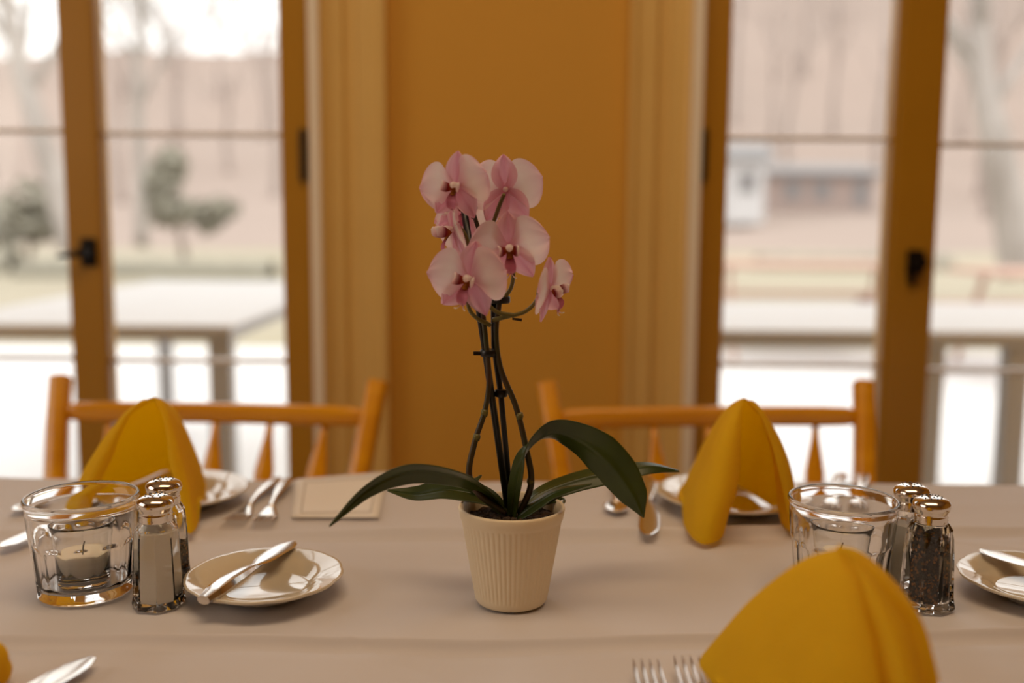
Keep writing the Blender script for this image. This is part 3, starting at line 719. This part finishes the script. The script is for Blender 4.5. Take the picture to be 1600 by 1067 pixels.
# leaves
def leaf_blade(path, widths, sides, fold=.22, name='leaf'):
    P = catmull(path, 9); n = len(P); W = lerp_list(widths, n); S = lerp_list([V(s) for s in sides], n); vs = []; m = 16
    for i in range(n):
        t = (P[min(i+1, n-1)]-P[max(i-1, 0)]).normalized(); s = (S[i]-t*S[i].dot(t)).normalized(); u = s.cross(t)
        for k in range(m+1):
            c = (k/m-.5)*2; vs.append(P[i]+s*(c*W[i]/2)+u*(fold*abs(c)**1.2*W[i]/2-.0009*math.exp(-(c/.12)**2)*min(1, W[i]/.012)))
    fs = [(i*(m+1)+k, (i+1)*(m+1)+k, (i+1)*(m+1)+k+1, i*(m+1)+k+1) for i in range(n-1) for k in range(m)]
    o = build(name, (vs, fs), M_leaf, orch); solid(o, .0011, 0, 1); return o
leaf_blade([loc(797, 806), loc(765, 772, -.012), loc(715, 745, -.03), loc(640, 737, -.05), loc(575, 765, -.068), loc(514, 823, -.085)],
           [.010, .016, .024, .027, .027, .024, .017, .010, .001], [(0.3, -.8, .3), (-.1, -.8, .6), (-.3, -.7, .75), (-.6, -.6, .7)])
leaf_blade([loc(797, 806, .006), loc(760, 778, .010), loc(700, 765, .02), loc(650, 772, .028), loc(605, 766, .036)],
           [.010, .018, .024, .022, .014, .002], [(0, .8, .5), (0, .8, .6), (0, .8, .5)])
leaf_blade([loc(800, 808, -.005), loc(806, 760, -.012), loc(822, 706, -.018), loc(862, 677, -.022), loc(908, 690, -.028), loc(950, 722, -.034), loc(985, 768, -.038), loc(1006, 809, -.040)],
           [.010, .016, .020, .023, .028, .033, .037, .034, .024, .001], [(.6, -.7, .3), (.5, -.7, .3), (.3, -.75, .6), (.35, -.6, .75), (.8, -.4, .5), (.95, -.3, .25), (.95, -.3, .1)], fold=.16)
leaf_blade([loc(806, 806, .008), loc(838, 775, .018), loc(895, 752, .035), loc(960, 737, .050), loc(1015, 729, .060), loc(1062, 736, .068)],
           [.010, .017, .022, .023, .021, .014, .002], [(0, .9, .4), (0, .85, .55), (0, .9, .4)])
leaf_blade([loc(808, 808, -.008), loc(835, 788, -.014), loc(870, 768, -.022), loc(926, 756, -.03)],
           [.010, .016, .016, .010, .001], [(0, 1, .5), (0, 1, .4), (.1, 1, .3)])
leaf_blade([loc(796, 808, .004), loc(770, 790, .012), loc(735, 760, .022), loc(752, 742, .035)], [.010, .015, .014, .002], [(.3, 1, .2), (0, 1, .2), (0, 1, .2)])
leaf_blade([loc(800, 806, .006), loc(822, 790, .014), loc(846, 781, .022), loc(878, 779, .020), loc(880, 790, .012)], [.008, .012, .013, .010, .003], [(0, 1, .2), (0, 1, .5), (0, .8, -.4)])
# stakes, flower stems and ties
build('stake', tube([loc(795, 806), loc(760, 560), loc(748, 480, .004), loc(724, 320, .006)], .0030, 10), M_stake, orch)
build('stake', tube([loc(800, 806, .008), loc(783, 620, .008), loc(772, 540, .008), loc(771, 462, .008)], .0026, 10), M_stake, orch)
build('flower_stem', tube(catmull([loc(790, 800, -.008), loc(752, 775, -.010), loc(733, 742, -.010), loc(742, 690, -.008), loc(758, 640, -.006), loc(764, 590, -.005), loc(758, 520, -.005), loc(752, 455, -.004), loc(757, 425, -.002)], 8), [.0030, .0028, .0024, .0022, .0020], 10), M_stem, orch)
build('flower_stem', tube(catmull([loc(812, 802, -.004), loc(830, 755, -.006), loc(822, 700, -.006), loc(806, 635, -.004), loc(782, 575, -.003), loc(775, 520, -.003), loc(780, 470, .0), loc(775, 430, .004), loc(756, 380, .008), loc(740, 335, .008)], 8), [.0030, .0026, .0024, .0022, .0018], 10), M_stem, orch)
for px, py, dy in ((745, 683, -.008), (812, 650, -.005), (757, 645, -.006), (829, 752, -.006)):
    c = loc(px, py, dy); build('stem_node', tube([c-V((0, 0, .003)), c, c+V((0, 0, .003))], [.0024, .0034, .0026], 10), M_ped, orch)
def clip(px, py, s, dy):
    c = loc(px, py, dy)
    build('stem_clip', merge(lathe_at(c, .0075*s, .006), box(c.x-.013*s, c.x-.004*s, c.y-.002, c.y+.002, c.z-.002, c.z+.001)), M_stake, orch, True, 40)
def lathe_at(c, r, h):
    v, f = lathe([(r*.9, -h/2), (r, -h/2+.001), (r, h/2-.001), (r*.9, h/2)], 20); return [p+c for p in v], f
clip(764, 551, 1, 0); clip(783, 614, .75, .004); clip(782, 468, 1.1, .004)
def ped(pts, r=.0017): return build('pedicel', tube(catmull(pts, 8), [r*1.2, r, r, r*.9], 8), M_ped, orch)
ped([loc(766, 508, -.004), loc(745, 497, -.010), loc(733, 482, -.014), loc(730, 458, -.016)])
ped([loc(770, 500, -.004), loc(795, 494, -.008), loc(820, 487, -.008), loc(838, 470, -.006), loc(842, 450, -.004)])
ped([loc(803, 493, -.008), loc(778, 488, -.012), loc(763, 475, -.014), loc(757, 455, -.016)])
ped([loc(780, 470, 0), loc(795, 456, -.002), loc(801, 440, -.004), loc(803, 415, -.004)])
ped([loc(756, 382, .008), loc(770, 350, .004), loc(780, 322, -.002), loc(788, 303, -.006)])
ped([loc(740, 340, .008), loc(731, 322, .0), loc(722, 308, -.004)])
ped([loc(733, 385, .004), loc(726, 366, .0), loc(714, 350, -.004)])
b = loc(741, 326, .0)
build('flower_bud', tube([loc(744, 345, .006), loc(739, 332, .004), loc(741, 324, .003), loc(743, 318, .003)], [.0016, .0022, .003, .0014], 8), M_stem, orch)
b = loc(806, 498, -.006); build('bract', tube([b-V((.003, 0, 0)), b+V((.005, 0, -.001))], [.001, .0014], 6), M_hinge, orch)

# one flower: its own frame has x across, y up (dorsal), z out of the face
PINK, PALE, DEEP, WHITE = V((.80, .38, .52)), V((.97, .80, .82)), V((.42, .045, .10)), V((.98, .95, .90))
def petal(root, name, M, ang, L, W, kind, cup, curl, lift, seed, mode):
    nu, nv = 16, 12; r = random.Random(seed); ph = r.uniform(0, 6)
    ca, sa = math.cos(ang), math.sin(ang); cols = []
    def fn(u, v):
        c = 2*v-1
        u = 1-(1-u)**1.7
        if kind == 'petal': w = (max(0, math.sin(PI*min(1, u**1.05)))**.52)*(.3+.7*min(1, u*2.6))
        else: w = math.sin(PI*(.06+.94*u)**.9)**.75
        w = max(w, .16*(1-u))
        if u > .9995: w = .06
        x = L*u; y = c*W/2*w
        if kind == 'petal': x += -L*.03*c*c*u
        z = lift*u+cup*u*u*L+curl*c*c*W*w+.065*L*math.sin(ph+u*3+c*4)*u*abs(c)+.03*L*math.sin(ph*2+c*9)*u*u
        g = min(1, u*1.15)
        vein = .5+.5*math.sin(c*17+ph)
        if mode == 'petal':
            k = max(0, 1-abs(u-.42)/.5); col = PALE.lerp(WHITE, .85*k)
            col = col.lerp(PINK, .60*max(0, 1-u*2.2)+.40*u**5+.30*abs(c)**3*u+.12*vein*(1-u))
        else:
            col = PALE.lerp(PINK, .50+.42*(1-abs(c))+.10*vein)
        cols.append((*col, 1))
        return M @ V((ca*x-sa*y, sa*x+ca*y, z))
    vf = grid(nu, nv, fn); o = build(name, vf, M_petal, root)
    at_ = o.data.color_attributes.new('Col', 'FLOAT_COLOR', 'POINT')
    for i, c in enumerate(cols): at_.data[i].color = c
    sb = o.modifiers.new('subdivision', 'SUBSURF'); sb.levels = 1; sb.render_levels = 1; return o
def lobes(root, name, M, parts, mat_=M_petal):
    vs, fs, cols = [], [], []
    for (pth, wd, side, col, cup) in parts:
        P = catmull(pth, 5); n = len(P); W = lerp_list(wd, n); C = lerp_list([V(c) for c in col], n); m = 6; b0 = len(vs)
        for i in range(n):
            t = (P[min(i+1, n-1)]-P[max(i-1, 0)]).normalized(); s = V(side); s = (s-t*s.dot(t)).normalized(); uu = t.cross(s)
            for k in range(m+1):
                c = (k/m-.5)*2; vs.append(M @ (P[i]+s*(c*W[i]/2)+uu*(cup*c*c*W[i]))); cols.append((*C[i], 1))
        fs += [(b0+i*(m+1)+k, b0+(i+1)*(m+1)+k, b0+(i+1)*(m+1)+k+1, b0+i*(m+1)+k+1) for i in range(n-1) for k in range(m)]
    me_o = build(name, (vs, fs), mat_, root); a = me_o.data.color_attributes.new('Col', 'FLOAT_COLOR', 'POINT')
    for i, c in enumerate(cols): a.data[i].color = c
    solid(me_o, .0006, 0, 1); return me_o
def flower(c, n, up, s, seed, pet=(0, 0), label=None, cup=.10, splay=1.0):
    z = V(n).normalized(); x = V(up).cross(z).normalized(); y = z.cross(x)
    M = Matrix.Translation(c) @ Matrix(((x.x, y.x, z.x, 0), (x.y, y.y, z.y, 0), (x.z, y.z, z.z, 0), (0, 0, 0, 1))) @ Matrix.Scale(s, 4)
    # the column and its anther cap are the flower's own mesh; petals, sepals and lip hang on it
    col = sweep(catmull([(0, 0, -.002), (0, .0018, .003), (0, .0022, .0065), (0, .0008, .0085)], 4), [.0035, .0048, .0056, .0050, .0025], [.003, .004, .0045, .0045, .002], V((1, 0, 0)), 10)
    f = build('flower', ([M @ p for p in col[0]], col[1]), M_petal, orch)
    a = f.data.color_attributes.new('Col', 'FLOAT_COLOR', 'POINT')
    for i in range(len(a.data)): a.data[i].color = (*(WHITE if i % 3 else PALE), 1)
    if label: f['label'] = label
    petal(f, 'sepal', M, PI/2, .0265, .0200, 'sepal', -.05, -.10, -.0010, seed+1, 'sepal')
    petal(f, 'sepal', M, PI*1.5-.62*splay, .0275, .0195, 'sepal', .05, -.10, -.0010, seed+2, 'sepal')
    petal(f, 'sepal', M, PI*1.5+.62*splay, .0275, .0195, 'sepal', .05, -.10, -.0010, seed+3, 'sepal')
    petal(f, 'petal', M, .20+pet[1], .0295, .0385, 'petal', cup, -.06, .0008, seed+4, 'petal')
    petal(f, 'petal', M, PI-.20-pet[0], .0295, .0385, 'petal', cup, -.06, .0008, seed+5, 'petal')
    YEL = V((.62, .25, .02)); RED = V((.36, .03, .05))
    lobes(f, 'lip', M, [
        ([V((0, -.001, .001)), V((0, -.005, .006)), V((0, -.0095, .009)), V((0, -.0140, .0085)), V((0, -.017, .0065))], [.003, .005, .0085, .0075, .002], (1, 0, 0), [YEL, RED, PINK, PINK, PALE], .16),
        ([V((.001, -.001, .002)), V((.0045, .000, .0065)), V((.0068, .0020, .0105)), V((.0058, .0050, .0130))], [.003, .0075, .0085, .002], (0, 1, -.35), [YEL, RED, PALE, WHITE], .15),
        ([V((-.001, -.001, .002)), V((-.0045, .000, .0065)), V((-.0068, .0020, .0105)), V((-.0058, .0050, .0130))], [.003, .0075, .0085, .002], (0, 1, -.35), [YEL, RED, PALE, WHITE], .15),
        ([V((.000, -.016, .0075)), V((.0025, -.019, .009)), V((.0040, -.0185, .0115))], [.0015, .0010, .0006], (0, 0, 1), [PINK, WHITE, WHITE], 0),
        ([V((.000, -.016, .0075)), V((-.0025, -.019, .009)), V((-.0040, -.0185, .0115))], [.0015, .0010, .0006], (0, 0, 1), [PINK, WHITE, WHITE], 0)])
    lobes(f, 'callus', M, [([V((0, -.002, .004)), V((0, -.0045, .0075)), V((0, -.0062, .0072))], [.003, .0042, .002], (1, 0, 0), [YEL, YEL, RED], -.2)])
    return f
flower(loc(713, 291, -.016), (-.34, -.90, -.20), (.10, -.05, 1), 1.06, 10, (-.35, .30), 'top left bloom facing the viewer')
flower(loc(790, 297, .004), (.10, .96, .10), (-.06, -.1, 1), 1.10, 30, (.1, .1), 'top right bloom seen from behind', cup=.08)
flower(loc(708, 360, .012), (-.93, -.32, -.22), (-.10, .0, 1), 1.20, 50, (0, 0), 'left bloom seen from its side')
flower(loc(796, 387, -.012), (.02, -.93, -.34), (-.06, -.2, 1), 1.16, 70, (-.08, .08), 'middle right bloom facing the viewer')
flower(loc(733, 436, -.026), (-.30, -.93, -.20), (.22, -.05, 1), 1.19, 90, (-.25, .30), 'lower left bloom, the largest')
flower(loc(861, 452, -.010), (.86, -.46, -.18), (-.32, -.1, 1), 1.03, 110, (0, 0), 'lower right bloom turned to the right')
flower(loc(728, 330, .022), (.05, -.7, .1), (.5, 0, 1), .95, 130, (0, 0), 'bloom mostly hidden behind the top left one')
